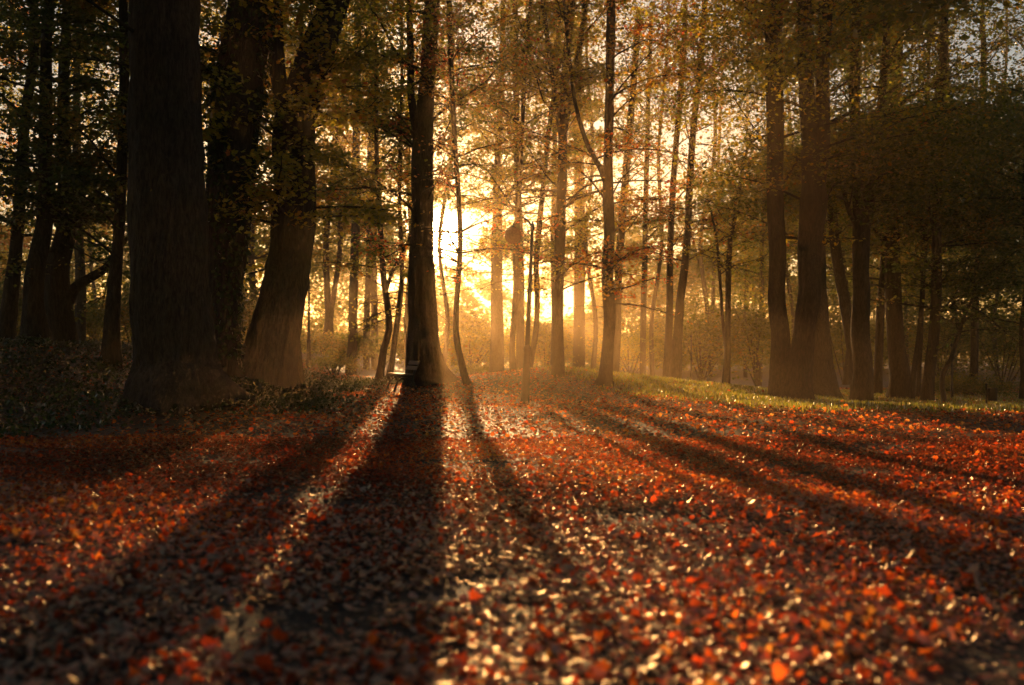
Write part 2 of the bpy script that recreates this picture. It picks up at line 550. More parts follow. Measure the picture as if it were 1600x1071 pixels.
def crown_points(stems, h0, n_branch, L, leaves_per_m, size, elev=(8, 45), low_sparse=.35, spread=.22, mb=None, seed=0, ztop=None, face=None):
    """grow branches from the stems above h0; returns arrays of leaf centres and sizes; adds branch tubes to mb"""
    R = random.Random(seed)
    cand = [(q, r, i, s) for s in stems for i, (q, r) in enumerate(s) if q.z > h0 and r > .015]
    if not cand:
        return np.zeros((0, 3))
    zt = max(c[0].z for c in cand)
    C = []
    for b in range(n_branch):
        q, r, i, s = R.choice(cand)
        frac = (q.z - h0) / max(zt - h0, .1)
        az = R.uniform(0, 2*math.pi) if face is None else R.gauss(face[0], face[1])
        el = math.radians(R.uniform(*elev)) + .5 * frac
        ln = L * R.uniform(.55, 1.15) * (1.0 - .35 * frac)
        d = Vector((math.cos(az)*math.cos(el), math.sin(az)*math.cos(el), math.sin(el)))
        br = min(r * .4, .009 * ln + .008)
        pts = []
        p = q.copy()
        nseg = 7
        for k in range(nseg + 1):
            t = k / nseg
            pts.append((p.copy(), br * (1 - .85 * t) + .003))
            d = d + Vector((R.gauss(0, .13), R.gauss(0, .13), R.gauss(-.045, .09)))
            d.normalize()
            p = p + d * (ln / nseg)
        if mb is not None:
            mb.tube([a for a, _ in pts], [a for _, a in pts], 5, False)
        segs = [(pts[k][0], pts[k+1][0]) for k in range(2, nseg)]
        for k in range(R.randint(4, 6)):
            j = R.randint(1, nseg - 1)
            p0 = pts[j][0]
            base = (pts[min(j+1, nseg)][0] - pts[j][0]).normalized()
            side = Vector((-base.y, base.x, 0)) * R.choice((-1, 1))
            dd = (base * R.uniform(.3, .8) + side * R.uniform(.5, 1) + Vector((0, 0, R.uniform(-.25, .3)))).normalized()
            l2 = ln * R.uniform(.25, .5)
            a = p0
            tp = [p0]
            for kk in range(3):
                a2 = a + dd * (l2 / 3)
                segs.append((a, a2)); tp.append(a2)
                dd = (dd + Vector((R.gauss(0, .2), R.gauss(0, .2), R.gauss(-.08, .12)))).normalized()
                a = a2
            if mb is not None:
                mb.tube(tp, [.012, .009, .006, .003], 4, False)
        for a, bb in segs:
            ll = (bb - a).length
            n = ll * leaves_per_m
            if a.z < h0 + 1.5:
                n *= low_sparse + (1-low_sparse) * max(0, (a.z - h0) / 1.5)
            n = int(n * 1.7 * R.choice((.3, .7, 1, 1.5)) + R.random())
            if n <= 0:
                continue
            t = rng.random(n)[:, None]
            c = np.array(a)[None] * (1 - t) + np.array(bb)[None] * t
            c = c + rng.normal(0, 1, (n, 3)) * np.array([spread, spread, spread * .38])
            C.append(c)
    if not C:
        return np.zeros((0, 3))
    return np.concatenate(C)


def crown_mesh(name, c, size, V=LEAF_V, Fc=LEAF_F, filt=True, off=Vector((0, 0, 0)), hue=0.0):
    if filt and len(c):
        c = c[rng.random(len(c)) < sun_keep(c)]
    n = len(c)
    nn = np.stack([rng.normal(0, .55, n), rng.normal(0, .55, n), np.ones(n)], -1)
    u = rng.normal(0, 1, (n, 3)); u[:, 2] = u[:, 2] * .35 - .3
    s = size * rng.uniform(.6, 1.25, n)
    # colour varies leaf by leaf and slowly from spray to spray
    slow = .5 + .5 * np.sin(c[:, 0] * 1.1 + c[:, 2] * 1.7 + c[:, 1] * .6)
    r = np.clip(.55 * rng.random(n) + .45 * slow + hue, 0, 1)
    return leaves_mesh(name, c - np.array(off)[None], u, nn, s, V, Fc, None, r)


TREES = []


def make_tree(name, label, cat, d, stems, H=None, h0=4.0, nb=20, L=3.2, lpm=26, size=.11, pal='gold', bark=None, group=None,
              elev=(5, 45), flare=.0, ivy=False, seed=None, simple=False, tilt_y=0.0, face=None, limb_only=False, top_n=7000, top_r=3.2):
    seed = seed if seed is not None else len(TREES) * 13 + 5
    R = random.Random(seed)
    px0, py0, w0 = stems[0][0]
    b = P(px0, py0, d)
    if 480 < px0 < 1180 and top_n == 7000: top_n = 1400
    elif top_n == 7000 and px0 > 1180: top_n = 12000
    b.z = gz(b.x, b.y)
    bx, by = px_of(b.x, b.y, b.z)
    if abs(by - py0) > 4:
        print("BASE", name, round(px0), "want", py0, "got", round(by, 1), "d", d)
    root = empty(name, b)
    tag(root, label, cat, group)
    mb = MB()
    worlds = []
    for si, st in enumerate(stems):
        pts = []
        for (px, py, w) in st:
            q = P(px, py, d)
            q.y += tilt_y * (q.z - b.z)
            pts.append([q, w / F * d / 2])
        if si == 0:
            pts[0][0] = Vector((b.x, b.y, b.z - .12))
        # continue above the frame
        if H and st[-1][1] < 120 and not limb_only:
            q, r = pts[-1]
            dirv = (pts[-1][0] - pts[-2][0]).normalized()
            dirv = (dirv + Vector((0, 0, 1.2))).normalized()
            top = min(19.0, b.z + H * R.uniform(.8, .98))
            z0 = q.z
            while q.z < top:
                q = q + dirv * 1.6
                dirv = (dirv + Vector((R.gauss(0, .06), R.gauss(0, .06), .05))).normalized()
                f = (q.z - z0) / max(top - z0, .1)
                pts.append([q, max(.02, r * (1 - .85 * f))])
        # small depth wander
        for k in range(1, len(pts)):
            pts[k][0] = pts[k][0] + Vector((0, R.gauss(0, .12), 0))
        big = pts[0][1] > .3
        rs = catmull([(p, r) for p, r in pts], (.16 if big else .28) if not simple else .8)
        worlds.append(rs)
        ph = R.uniform(0, 6)
        zb = b.z

        def lob(i, th, p, ph=ph, zb=zb, fl=flare if si == 0 else 0):
            h = max(0, p.z - zb)
            e = math.exp(-h / .45)
            return 1 + fl * e * (.55 + .45 * math.sin(5 * th + ph)) + .10 * e * math.sin(3 * th + ph * 2)
        mb.tube([q for q, _ in rs], [r for _, r in rs], (110 if big else 18) if not simple else 8, True, lob, .10 if not simple else .06, seed * 1.7, ridges=big)
    c = crown_points(worlds, b.z + h0, nb, L, lpm, size, elev, mb=mb, seed=seed, face=face)
    tops = []
    if H and not limb_only:
        for st in worlds:
            q = st[-1][0]
            zz = max(b.z + (9.0 if px0 < 1180 else 6.0), b.z + h0 + 1.5)
            if q.z < zz + 1: continue
            nk = int(top_n / max(1, min(len(worlds), 2)) / 150)
            for k in range(nk):
                cz = R.uniform(zz, min(q.z - .3, 14.5 if px0 > 1180 else 99))
                i = min(range(len(st)), key=lambda j: abs(st[j][0].z - cz))
                a = R.uniform(0, 6.28); rr = top_r * math.sqrt(R.random())
                cc = st[i][0] + Vector((math.cos(a) * rr, math.sin(a) * rr, 0))
                tops.append(rng.normal(0, 1, (150, 3)) * [.75, .75, .28] + np.array(cc))
    mb.build('trunk', bark or M_BARK, root, b)
    if tops:
        tp = np.concatenate(tops); tp = tp[tp[:, 2] < 20.0]
        tp = tp[rng.random(len(tp)) < .35 + .65 * (tp[:, 1] > 0)]
        c = np.concatenate([c, tp]) if len(c) else tp
    if len(c):
        me = crown_mesh('crown', c, size, *( (SIMPLE_V, SIMPLE_F) if simple else (LEAF_V, LEAF_F)), off=b, hue=R.uniform(-.15, .15))
        me.materials.append(LM[pal])
        link('crown', me, root)
    if ivy:
        s = worlds[0]
        n = ivy
        ii = rng.integers(0, int(len(s) * .8), n)
        cs = np.array([s[i][0] for i in ii]); rr = np.array([s[i][1] for i in ii])
        th = rng.random(n) * 2 * math.pi
        out = np.stack([np.cos(th), np.sin(th), np.zeros(n)], -1)
        patch = np.sin(th * 2 + cs[:, 2] * 1.1) + np.sin(th * 3 - cs[:, 2] * .7)
        ok = patch > -.5
        cs = cs + out * (rr * 1.02 + rng.random(n) * .10)[:, None] + rng.normal(0, .1, (n, 3)) * [0, 0, 1]
        cs, out = cs[ok], out[ok]
        n = len(cs)
        u = out * .3 + rng.normal(0, .5, (n, 3)) + np.array([0, 0, -.8])
        me = leaves_mesh('ivy', cs - np.array(b), u, out + rng.normal(0, .4, (n, 3)), rng.uniform(.06, .13, n), LEAF_V, LEAF_F)
        me.materials.append(LM['ivy'])
        link('ivy', me, root)
    TREES.append(root)
    return root


G_NEAR = None
T = make_tree
# --- left: the three great trunks
T('oak_tree', 'massive upright oak trunk with ridged bark and flared roots, thickest of all', 'tree', 18.5,
  [[(284, 640, 165), (278, 612, 142), (270, 570, 124), (266, 450, 113), (263, 300, 110), (258, 150, 104), (255, 0, 100), (254, -120, 94)]],
  H=20, h0=6.6, nb=26, L=4.5, lpm=30, size=.12, pal='olive', flare=.4, ivy=0)
T('ivy_clad_tree', 'thick trunk wrapped in ivy, leaning right behind the massive oak', 'tree', 21.5,
  [[(334, 618, 86), (337, 560, 68), (342, 450, 64), (358, 300, 72), (376, 150, 74), (392, 0, 70), (402, -100, 64)]],
  H=20, h0=5.5, nb=24, L=4.2, lpm=30, size=.12, pal='green', flare=.3, ivy=9000)
T('leaning_tree', 'broad curved trunk leaning right, with golden sprays hanging over its bark', 'tree', 22.5,
  [[(408, 608, 104), (421, 570, 84), (436, 500, 72), (452, 400, 66), (458, 300, 64), (463, 200, 62), (488, 100, 56), (516, 20, 44), (540, -60, 40)],
   [(458, 230, 34), (436, 130, 26), (430, 40, 24), (428, -60, 20)]],
  H=19, h0=2.6, nb=64, L=3.4, lpm=34, size=.13, pal='gold', flare=.35, elev=(-12, 30), face=(-1.2, 1.3))
# --- far left, on the bank
T('bank_tree', 'dark straight trunk left of the forked bank tree, on the ivy bank', 'tree', 24.5,
  [[(58, 545, 40), (63, 450, 28), (70, 350, 24), (72, 250, 20), (75, 150, 18), (78, 50, 16), (80, -60, 14)]],
  H=18, h0=2.6, nb=50, L=3.6, lpm=38, size=.12, pal='green', flare=.4, elev=(-10, 35))
T('forked_bank_tree', 'short stout trunk on the bank with one thick limb reaching right', 'tree', 26,
  [[(98, 546, 46), (97, 480, 38), (96, 420, 34), (98, 350, 28), (100, 250, 20), (104, 120, 16), (106, 0, 14)],
   [(106, 470, 22), (122, 452, 17), (142, 438, 14), (166, 421, 12), (182, 400, 10), (200, 372, 7)]],
  H=17, h0=2.4, nb=44, L=3.4, lpm=34, size=.12, pal='green', flare=.2, elev=(-10, 35))
T('bank_tree', 'dark trunk on the bank between the forked tree and the massive oak', 'tree', 24,
  [[(172, 549, 30), (177, 480, 22), (184, 380, 18), (190, 280, 16), (192, 150, 16), (192, 0, 14), (192, -80, 12)]],
  H=18, h0=2.8, nb=50, L=3.4, lpm=38, size=.12, pal='green', flare=.4, elev=(-10, 35))
T('bank_tree', 'dark trunk leaning right at the very left edge of the wood', 'tree', 26,
  [[(2, 541, 32), (14, 470, 24), (28, 350, 18), (40, 200, 16), (48, 60, 14), (52, -60, 12)]],
  H=18, h0=2.6, nb=44, L=3.4, lpm=36, size=.12, pal='green', flare=.3, elev=(-10, 35))
T('bank_tree', 'pale far trunk seen through the gap right of the thick limb', 'tree', 40,
  [[(124, 545, 18), (124, 450, 16), (122, 350, 14), (120, 200, 12), (120, 40, 10)]],
  H=20, h0=4, nb=30, L=3.6, lpm=22, size=.14, pal='olive')
# --- centre left
T('slender_tree', 'slim dark trunk half hidden behind the root of the leaning tree', 'tree', 31,
  [[(470, 600, 18), (465, 560, 12), (461, 500, 10), (462, 400, 9), (468, 280, 8), (470, 150, 7), (472, 20, 6)]],
  H=15, h0=3.8, nb=22, L=2.8, lpm=24, size=.10, pal='olive')
T('hazy_tree', 'hazy brown trunk standing alone between the leaning tree and the twin saplings', 'tree', 46,
  [[(548, 597, 20), (550, 540, 15), (553, 450, 14), (556, 350, 13), (557, 250, 12), (558, 120, 11), (560, 0, 10)]],
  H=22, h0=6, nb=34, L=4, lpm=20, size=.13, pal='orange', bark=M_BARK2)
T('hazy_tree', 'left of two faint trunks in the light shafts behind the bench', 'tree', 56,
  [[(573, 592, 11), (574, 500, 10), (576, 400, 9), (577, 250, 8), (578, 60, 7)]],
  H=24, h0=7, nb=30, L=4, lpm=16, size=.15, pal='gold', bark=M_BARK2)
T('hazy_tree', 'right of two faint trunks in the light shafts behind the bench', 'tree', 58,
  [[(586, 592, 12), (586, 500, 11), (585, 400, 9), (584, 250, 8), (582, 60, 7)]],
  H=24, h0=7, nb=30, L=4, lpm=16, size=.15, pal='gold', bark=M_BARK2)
T('twin_stem_tree', 'wavy slim trunk with a side branch rising right, left of the bench', 'tree', 34,
  [[(590, 602, 17), (597, 570, 12), (600, 545, 11), (607, 515, 11), (606, 480, 10), (601, 440, 10), (596, 390, 9), (593, 320, 8), (590, 240, 7), (588, 120, 6), (586, 0, 6)],
   [(604, 452, 7), (614, 425, 6), (626, 402, 6), (638, 375, 5), (650, 330, 4), (655, 280, 3)]],
  H=14, h0=2.4, nb=44, L=2.8, lpm=26, size=.10, pal='olive', elev=(-15, 35))
T('wavy_tree', 'slim wavy trunk directly behind the bench, left of the great central trunk', 'tree', 34.5,
  [[(604, 603, 15), (612, 570, 10), (617, 530, 9), (624, 480, 9), (628, 430, 8), (627, 380, 7), (623, 320, 6), (626, 240, 6), (627, 130, 5), (628, 0, 5)]],
  H=14, h0=2.2, nb=44, L=2.8, lpm=26, size=.10, pal='gold', elev=(-15, 35))
# --- the great central tree, the sun at its right edge
T('central_tree', 'great dark trunk behind the bench with the sun at its edge, forking high up', 'tree', 31.6,
  [[(672, 609, 84), (668, 585, 64), (664, 550, 51), (661, 500, 44), (660, 450, 41), (659.5, 400, 37), (660, 360, 34), (660, 300, 33), (660, 240, 33), (663, 180, 26), (669, 120, 25), (676, 0, 24), (680, -90, 22)],
   [(655, 250, 16), (649, 200, 13), (644, 150, 12), (642, 80, 11), (640, 0, 10), (639, -90, 9)]],
  H=21, h0=5.2, nb=56, L=4.2, lpm=26, size=.11, pal='olive', flare=.35)
T('bent_sapling', 'thin bent dark stem rising just right of the sun', 'tree', 30,
  [[(736, 611, 20), (728, 596, 13), (720, 565, 11), (713, 530, 10), (712, 490, 9), (716, 440, 8.5), (719, 380, 8), (717, 310, 8), (711, 230, 8), (707, 150, 8), (704, 80, 8), (702, 0, 8), (701, -60, 7)]],
  H=14, h0=2.6, nb=44, L=2.8, lpm=24, size=.10, pal='orange', elev=(-15, 35))
T('birch_tree', 'pale glowing trunk forking into a V in the bright gap', 'tree', 46,
  [[(776, 585, 23), (777, 520, 20), (776, 460, 18), (776, 400, 17), (777, 345, 15), (776, 300, 12), (778, 240, 10), (783, 150, 9), (786, 40, 8)],
   [(778, 335, 9), (790, 308, 8), (804, 292, 7), (822, 280, 6), (836, 262, 4)]],
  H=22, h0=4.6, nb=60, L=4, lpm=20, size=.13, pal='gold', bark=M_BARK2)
T('slender_tree', 'thin wavy trunk passing right behind the lamp globe', 'tree', 33.4,
  [[(803, 588, 13), (800, 550, 9), (803, 500, 9), (806, 450, 9), (806, 400, 9), (809, 340, 10), (812, 280, 8), (816, 200, 7), (820, 100, 7), (828, 20, 6), (832, -40, 6)]],
  H=16, h0=2.8, nb=44, L=2.8, lpm=24, size=.10, pal='olive', elev=(-15, 35))
T('hazy_tree', 'washed-out trunk glowing just left of the lamp post', 'tree', 44,
  [[(813, 587, 15), (813, 520, 13), (813, 450, 13), (812, 380, 12), (808, 250, 10), (806, 100, 9), (805, 0, 8)]],
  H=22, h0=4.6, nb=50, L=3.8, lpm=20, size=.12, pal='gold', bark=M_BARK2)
T('slender_tree', 'slim curved trunk close on the right of the lamp post', 'tree', 35,
  [[(825, 590, 11), (831, 555, 9), (838, 510, 9), (839, 460, 9), (838, 410, 9), (842, 360, 9), (849, 290, 8), (857, 210, 7), (866, 140, 7), (872, 60, 6), (876, -30, 5)]],
  H=16, h0=2.4, nb=44, L=2.8, lpm=24, size=.10, pal='gold', elev=(-15, 35))
T('forking_tree', 'dark straight trunk on the mound splitting into three stems high up', 'tree', 30.6,
  [[(872, 604, 30), (872, 585, 21), (872, 540, 19), (871, 490, 18), (873, 420, 18), (876, 350, 16), (878, 280, 15), (880, 200, 14), (885, 100, 13), (893, 0, 12), (897, -60, 11)],
   [(879, 230, 9), (872, 180, 9), (863, 120, 8), (851, 20, 8), (846, -40, 7)],
   [(880, 215, 9), (890, 165, 8), (902, 95, 8), (914, 10, 8), (920, -50, 7)]],
  H=18, h0=2.4, nb=64, L=3.2, lpm=24, size=.10, pal='gold', flare=.15, elev=(-15, 35))
T('side_branch_tree', 'dark trunk on the mound whose one limb climbs steeply left from mid height', 'tree', 29,
  [[(944, 612, 36), (946, 590, 22), (950, 550, 17.5), (952, 490, 18), (949, 430, 18.5), (951, 370, 16), (951, 310, 17), (950, 250, 14.5), (953, 150, 13.5), (953, 60, 14), (955, -40, 12)],
   [(947, 285, 11), (938, 262, 9), (922, 234, 8), (908, 200, 7), (897, 155, 6), (890, 90, 5), (882, 20, 5)]],
  H=18, h0=2.2, nb=66, L=3.2, lpm=24, size=.10, pal='orange', flare=.15, elev=(-15, 35))
T('hazy_tree', 'thick washed-out trunk between the forking tree and the side-branch tree', 'tree', 62,
  [[(905, 585, 19), (905, 480, 17), (906, 380, 17), (905, 280, 16), (903, 150, 14), (902, 20, 12)]],
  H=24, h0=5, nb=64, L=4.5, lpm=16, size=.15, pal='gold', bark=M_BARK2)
T('hazy_tree', 'hazy leaning trunk close behind the side-branch tree', 'tree', 48,
  [[(960, 590, 15), (963, 520, 13), (967, 430, 12), (972, 340, 12), (980, 250, 12), (988, 150, 10), (998, 20, 9)]],
  H=21, h0=6, nb=36, L=3.8, lpm=18, size=.13, pal='olive')
T('hazy_tree', 'thin faint trunk left of the crossing pair in the sunlit haze', 'tree', 55,
  [[(1004, 588, 10), (1005, 500, 9), (1007, 400, 9), (1010, 280, 8), (1014, 150, 7), (1018, 20, 6)]],
  H=22, h0=7, nb=30, L=3.8, lpm=16, size=.14, pal='gold')
T('twin_tree', 'left and thinner trunk of the pair meeting at the base in the haze', 'tree', 43,
  [[(1044, 590, 18), (1045, 540, 13), (1046, 470, 11), (1047, 400, 10), (1050, 320, 10), (1056, 240, 9), (1064, 150, 9), (1070, 40, 8)]],
  H=21, h0=5, nb=34, L=3.4, lpm=18, size=.12, pal='orange')
T('twin_tree', 'right and thicker trunk of the pair meeting at the base, leaning right', 'tree', 42,
  [[(1054, 592, 22), (1058, 540, 16), (1063, 470, 13), (1070, 410, 12), (1075, 350, 11), (1078, 280, 11), (1085, 190, 10), (1096, 90, 9), (1102, 0, 8)]],
  H=21, h0=5, nb=36, L=3.6, lpm=20, size=.12, pal='orange')
T('bare_sapling', 'slim sapling alone in the haze left of the paired thick trunks', 'tree', 37,
  [[(1133, 614, 15), (1135, 570, 11), (1136, 510, 9), (1138, 440, 9), (1142, 380, 8), (1150, 320, 7), (1160, 270, 5), (1172, 215, 4)],
   [(1136, 560, 6), (1130, 500, 5), (1124, 430, 5), (1118, 370, 4), (1108, 320, 3)]],
  H=10, h0=4, nb=30, L=2.6, lpm=16, size=.10, pal='gold')
# --- the right hand group
T('paired_tree', 'left and slimmer trunk of the thick pair parting in a narrow V', 'tree', 26.5,
  [[(1226, 624, 46), (1223, 590, 33), (1219, 530, 28), (1216, 470, 26), (1213, 400, 25), (1212, 300, 25), (1210, 200, 25), (1209, 100, 26), (1210, 0, 26), (1210, -70, 24)]],
  H=19, h0=4.2, nb=36, L=3.8, lpm=24, size=.11, pal='gold', flare=.2)
T('paired_tree', 'right and thickest trunk of the pair, dividing into two stems above', 'tree', 26.2,
  [[(1246, 624, 52), (1250, 590, 37), (1256, 520, 33), (1263, 450, 33), (1268, 380, 36), (1271, 310, 40), (1262, 230, 24), (1260, 120, 23), (1259, 0, 23), (1258, -70, 21)],
   [(1276, 320, 22), (1283, 230, 22), (1285, 120, 21), (1287, 0, 22), (1289, -70, 20)]],
  H=20, h0=4.4, nb=44, L=4.0, lpm=24, size=.11, pal='olive', flare=.2)
T('hazy_tree', 'broad dim trunk tucked behind the thick V-shaped pair', 'tree', 34,
  [[(1291, 620, 48), (1288, 580, 35), (1283, 520, 29), (1279, 440, 25), (1277, 340, 22), (1280, 200, 18), (1284, 50, 15)]],
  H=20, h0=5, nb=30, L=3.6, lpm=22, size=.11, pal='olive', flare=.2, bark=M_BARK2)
T('tilted_tree', 'dim trunk tilting left as it rises, right of the thick pair', 'tree', 34.5,
  [[(1341, 622, 26), (1335, 570, 21), (1328, 510, 20), (1318, 450, 18), (1306, 380, 16), (1297, 320, 14), (1291, 250, 12), (1288, 130, 10), (1288, 10, 9)]],
  H=17, h0=5, nb=26, L=3.2, lpm=20, size=.11, pal='olive', bark=M_BARK2)
T('limbed_tree', 'dark double-stemmed trunk with long limbs arching to the right', 'tree', 28.5,
  [[(1346, 625, 36), (1346, 580, 28), (1345, 520, 27), (1345, 450, 26), (1344, 400, 22), (1342, 330, 17), (1338, 250, 16), (1336, 150, 16), (1335, 0, 16), (1334, -60, 15)],
   [(1349, 420, 17), (1356, 350, 14), (1364, 290, 14), (1372, 235, 13), (1380, 150, 12), (1384, 20, 11)],
   [(1372, 240, 9), (1398, 216, 7), (1430, 198, 6), (1460, 186, 5), (1492, 170, 4), (1520, 160, 3)],
   [(1366, 215, 6), (1392, 180, 5), (1420, 152, 4), (1452, 134, 3)],
   [(1342, 360, 8), (1326, 330, 7), (1314, 290, 6), (1308, 240, 4)]],
  H=18, h0=4, nb=46, L=3.6, lpm=24, size=.11, pal='olive', flare=.2)
T('hazy_tree', 'narrow dim trunk between the double-stemmed tree and the squat dark trunk', 'tree', 38,
  [[(1370, 618, 17), (1373, 560, 13), (1376, 480, 13), (1380, 400, 12), (1384, 280, 11), (1390, 150, 10), (1394, 10, 9)]],
  H=19, h0=4, nb=30, L=3.4, lpm=20, size=.12, pal='olive')
T('squat_tree', 'stout straight dark trunk in the shade, right of the double-stemmed tree', 'tree', 36,
  [[(1403, 624, 38), (1402, 590, 29), (1402, 530, 26), (1400, 470, 25), (1398, 400, 23), (1396, 280, 21), (1398, 140, 18), (1400, 0, 16)]],
  H=20, h0=3.6, nb=44, L=3.8, lpm=26, size=.12, pal='green', flare=.15)
T('thin_shade_tree', 'left one of two thin stems in the shade right of the stout trunk', 'tree', 35,
  [[(1424, 626, 10), (1428, 580, 8), (1433, 520, 8), (1439, 450, 7), (1444, 380, 7), (1448, 260, 6), (1450, 120, 5), (1452, 0, 5)]],
  H=15, h0=3.4, nb=30, L=2.8, lpm=24, size=.11, pal='olive')
T('thin_shade_tree', 'right one of two thin stems in the shade right of the stout trunk', 'tree', 36,
  [[(1434, 625, 8), (1438, 580, 7), (1440, 520, 6), (1444, 450, 6), (1452, 360, 5), (1460, 240, 5), (1466, 100, 4)]],
  H=14, h0=3.4, nb=26, L=2.8, lpm=24, size=.11, pal='olive')
T('shaded_tree', 'dim trunk leaning right, left of the crooked little tree', 'tree', 33.5,
  [[(1449, 627, 22), (1454, 580, 17), (1459, 520, 16), (1462, 440, 16), (1465, 350, 14), (1470, 200, 13), (1475, 50, 12), (1477, -50, 11)]],
  H=18, h0=2.8, nb=50, L=3.6, lpm=28, size=.12, pal='green', elev=(-8, 35))
T('crooked_tree', 'crooked little tree bending right beside the far path', 'tree', 32,
  [[(1477, 631, 10), (1475, 605, 8), (1477, 582, 8), (1483, 562, 8), (1492, 540, 7), (1499, 520, 6), (1506, 500, 5), (1514, 478, 4), (1524, 450, 3)]],
  H=6, h0=2.2, nb=22, L=2.2, lpm=26, size=.11, pal='green', elev=(-10, 30))
T('edge_tree', 'dark thin trunk at the right edge beyond the litter bin', 'tree', 34,
  [[(1597, 634, 12), (1597, 590, 9), (1598, 520, 9), (1600, 420, 8), (1604, 300, 8), (1608, 150, 7), (1610, 0, 7)]],
  H=16, h0=2.4, nb=54, L=3.6, lpm=30, size=.12, pal='green', elev=(-10, 30))
T('shaded_tree', 'dim trunk rising in the dark foliage above the litter bin', 'tree', 40,
  [[(1520, 615, 14), (1522, 560, 12), (1526, 480, 11), (1530, 380, 11), (1534, 240, 10), (1538, 80, 9)]],
  H=19, h0=3.2, nb=54, L=3.8, lpm=26, size=.13, pal='green', elev=(-8, 35))

# --- further trunks fading into the haze (nothing tells them apart)
far_specs = []
fr = random.Random(21)
fx = [-60, 20, 150, 225, 300, 395, 440, 505, 520, 640, 690, 865, 925, 1020, 1095, 1110, 1165, 1185, 1235, 1320, 1420, 1490, 1560, 1640]
for i, x in enumerate(fx):
    d = fr.uniform(52, 84)
    w = fr.uniform(.22, .42) * F / d
    y0 = 552 + 1555 * 1.45 / d
    lean = fr.uniform(-25, 25)
    k = fr.uniform(-8, 8)
    T('far_tree', 'slim far trunk fading into the misty wood behind the nearer trees', 'tree', d,
      [[(x, y0, w * 1.3), (x + lean * .15 + k, 500, w), (x + lean * .4 - k, 380, w * .9), (x + lean * .7 + k, 240, w * .8), (x + lean, 100, w * .7), (x + lean * 1.2, 0, w * .6)]],
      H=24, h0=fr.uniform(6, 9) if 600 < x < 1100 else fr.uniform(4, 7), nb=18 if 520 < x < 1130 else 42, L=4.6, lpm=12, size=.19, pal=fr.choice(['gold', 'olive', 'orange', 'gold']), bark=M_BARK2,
      group='far trunks fading into the mist', simple=True, seed=400 + i)

# --- unseen trees added around and behind the viewer so their crowns block the sky
def sky_block_tree(x, y, r, h, seed):
    R = random.Random(seed)
    b = Vector((x, y, gz(x, y)))
    root = empty('sky_blocking_tree', b)
    tag(root, 'tall unseen tree added around the clearing, its crown blocking skylight', 'tree', 'unseen trees added to block skylight')
    mb = MB()
    pts = []
    q = Vector((0, 0, -.1)); dv = Vector((R.gauss(0, .05), R.gauss(0, .05), 1))
    while q.z < h - 2:
        pts.append((q.copy(), r * (1 - .7 * q.z / h))); q = q + dv * 1.5; dv = dv + Vector((R.gauss(0, .04), R.gauss(0, .04), 0))
    rs = catmull(pts, .7)
    mb.tube([a for a, _ in rs], [c for _, c in rs], 14, True, None, .1, seed)
    C = []
    for k in range(16):
        i = R.randint(len(pts) // 2, len(pts) - 1)
        az = R.uniform(0, 6.28); ln = R.uniform(3, 6.5)
        e = pts[i][0] + Vector((math.cos(az) * ln, math.sin(az) * ln, R.uniform(.3, 2.2)))
        mb.tube([pts[i][0], (pts[i][0] + e) / 2 + Vector((0, 0, .4)), e], [.09, .05, .01], 6, False)
        for j in range(7):
            t = R.uniform(.25, 1)
            C.append(rng.normal(0, 1, (110, 3)) * [1.0, 1.0, .35] + np.array(pts[i][0] * (1 - t) + e * t))
    mb.build('trunk', M_BARK, root)
    c = np.concatenate(C) + np.array(b)
    c = c[(c[:, 2] < 20.5)]
    me = crown_mesh('crown', c, .26, SIMPLE_V, SIMPLE_F, off=b)
    me.materials.append(LM['green']); link('crown', me, root)
for i, (x, y) in enumerate([(-7.5, 5), (8.5, 6.5), (-11, 12), (13, 13), (-4, -6), (4.5, -5), (0, -13), (-10, -3), (11, -2), (-15, 5), (17, 6), (-8, -13), (9, -13), (-17, -8), (18, -8), (12.5, 20), (-16, 19), (0.5, -22), (-12, -21), (13, -21), (-22, -15), (23, -16), (20, 17), (-24, 10)]):
    sky_block_tree(x, y, .3, 18, 900 + i)

# ------------------------------------------------------------------ shrubs and undergrowth
def shrub(name, label, x, y, w, h, n, size, pal, group=None, cat='shrub'):
    z = gz(x, y)
    root = empty(name, (x, y, z))
    tag(root, label, cat, group)
    R = random.Random(int(x * 10 + y * 7))
    mb = MB()
    tips = []
    for k in range(9):
        a = R.uniform(0, 6.28); r = R.uniform(.2, .9) * w / 2
        tip = Vector((math.cos(a) * r, math.sin(a) * r * .8, h * R.uniform(.55, 1.0) * (1 - .35 * (r / (w / 2)) ** 2)))
        mid = tip * .5 + Vector((R.gauss(0, .1), R.gauss(0, .1), h * .08))
        mb.tube([Vector((R.gauss(0, .1), R.gauss(0, .1), -.05)), mid, tip], [.035, .022, .006], 5, False)
        tips += [tip, mid + Vector((0, 0, h * .1)), (tip + mid) / 2]
        for j in range(3):
            tips.append(tip * R.uniform(.4, 1) + Vector((R.gauss(0, w * .14), R.gauss(0, w * .12), R.gauss(0, h * .1))))
    mb.build('stems', M_BARK2, root)
    tp = np.array(tips)
    ii = rng.integers(0, len(tp), n)
    c = tp[ii] + rng.normal(0, 1, (n, 3)) * np.array([w * .11, w * .11, h * .085])
    c[:, 2] = np.abs(c[:, 2])
    cw = c + np.array([x, y, z])
    c = c[rng.random(n) < np.clip(sun_keep(cw) + .55, 0, 1)]
    me = crown_mesh('foliage', c, size, SIMPLE_V, SIMPLE_F, filt=False)
    me.materials.append(LM[pal])
    link('foliage', me, root)


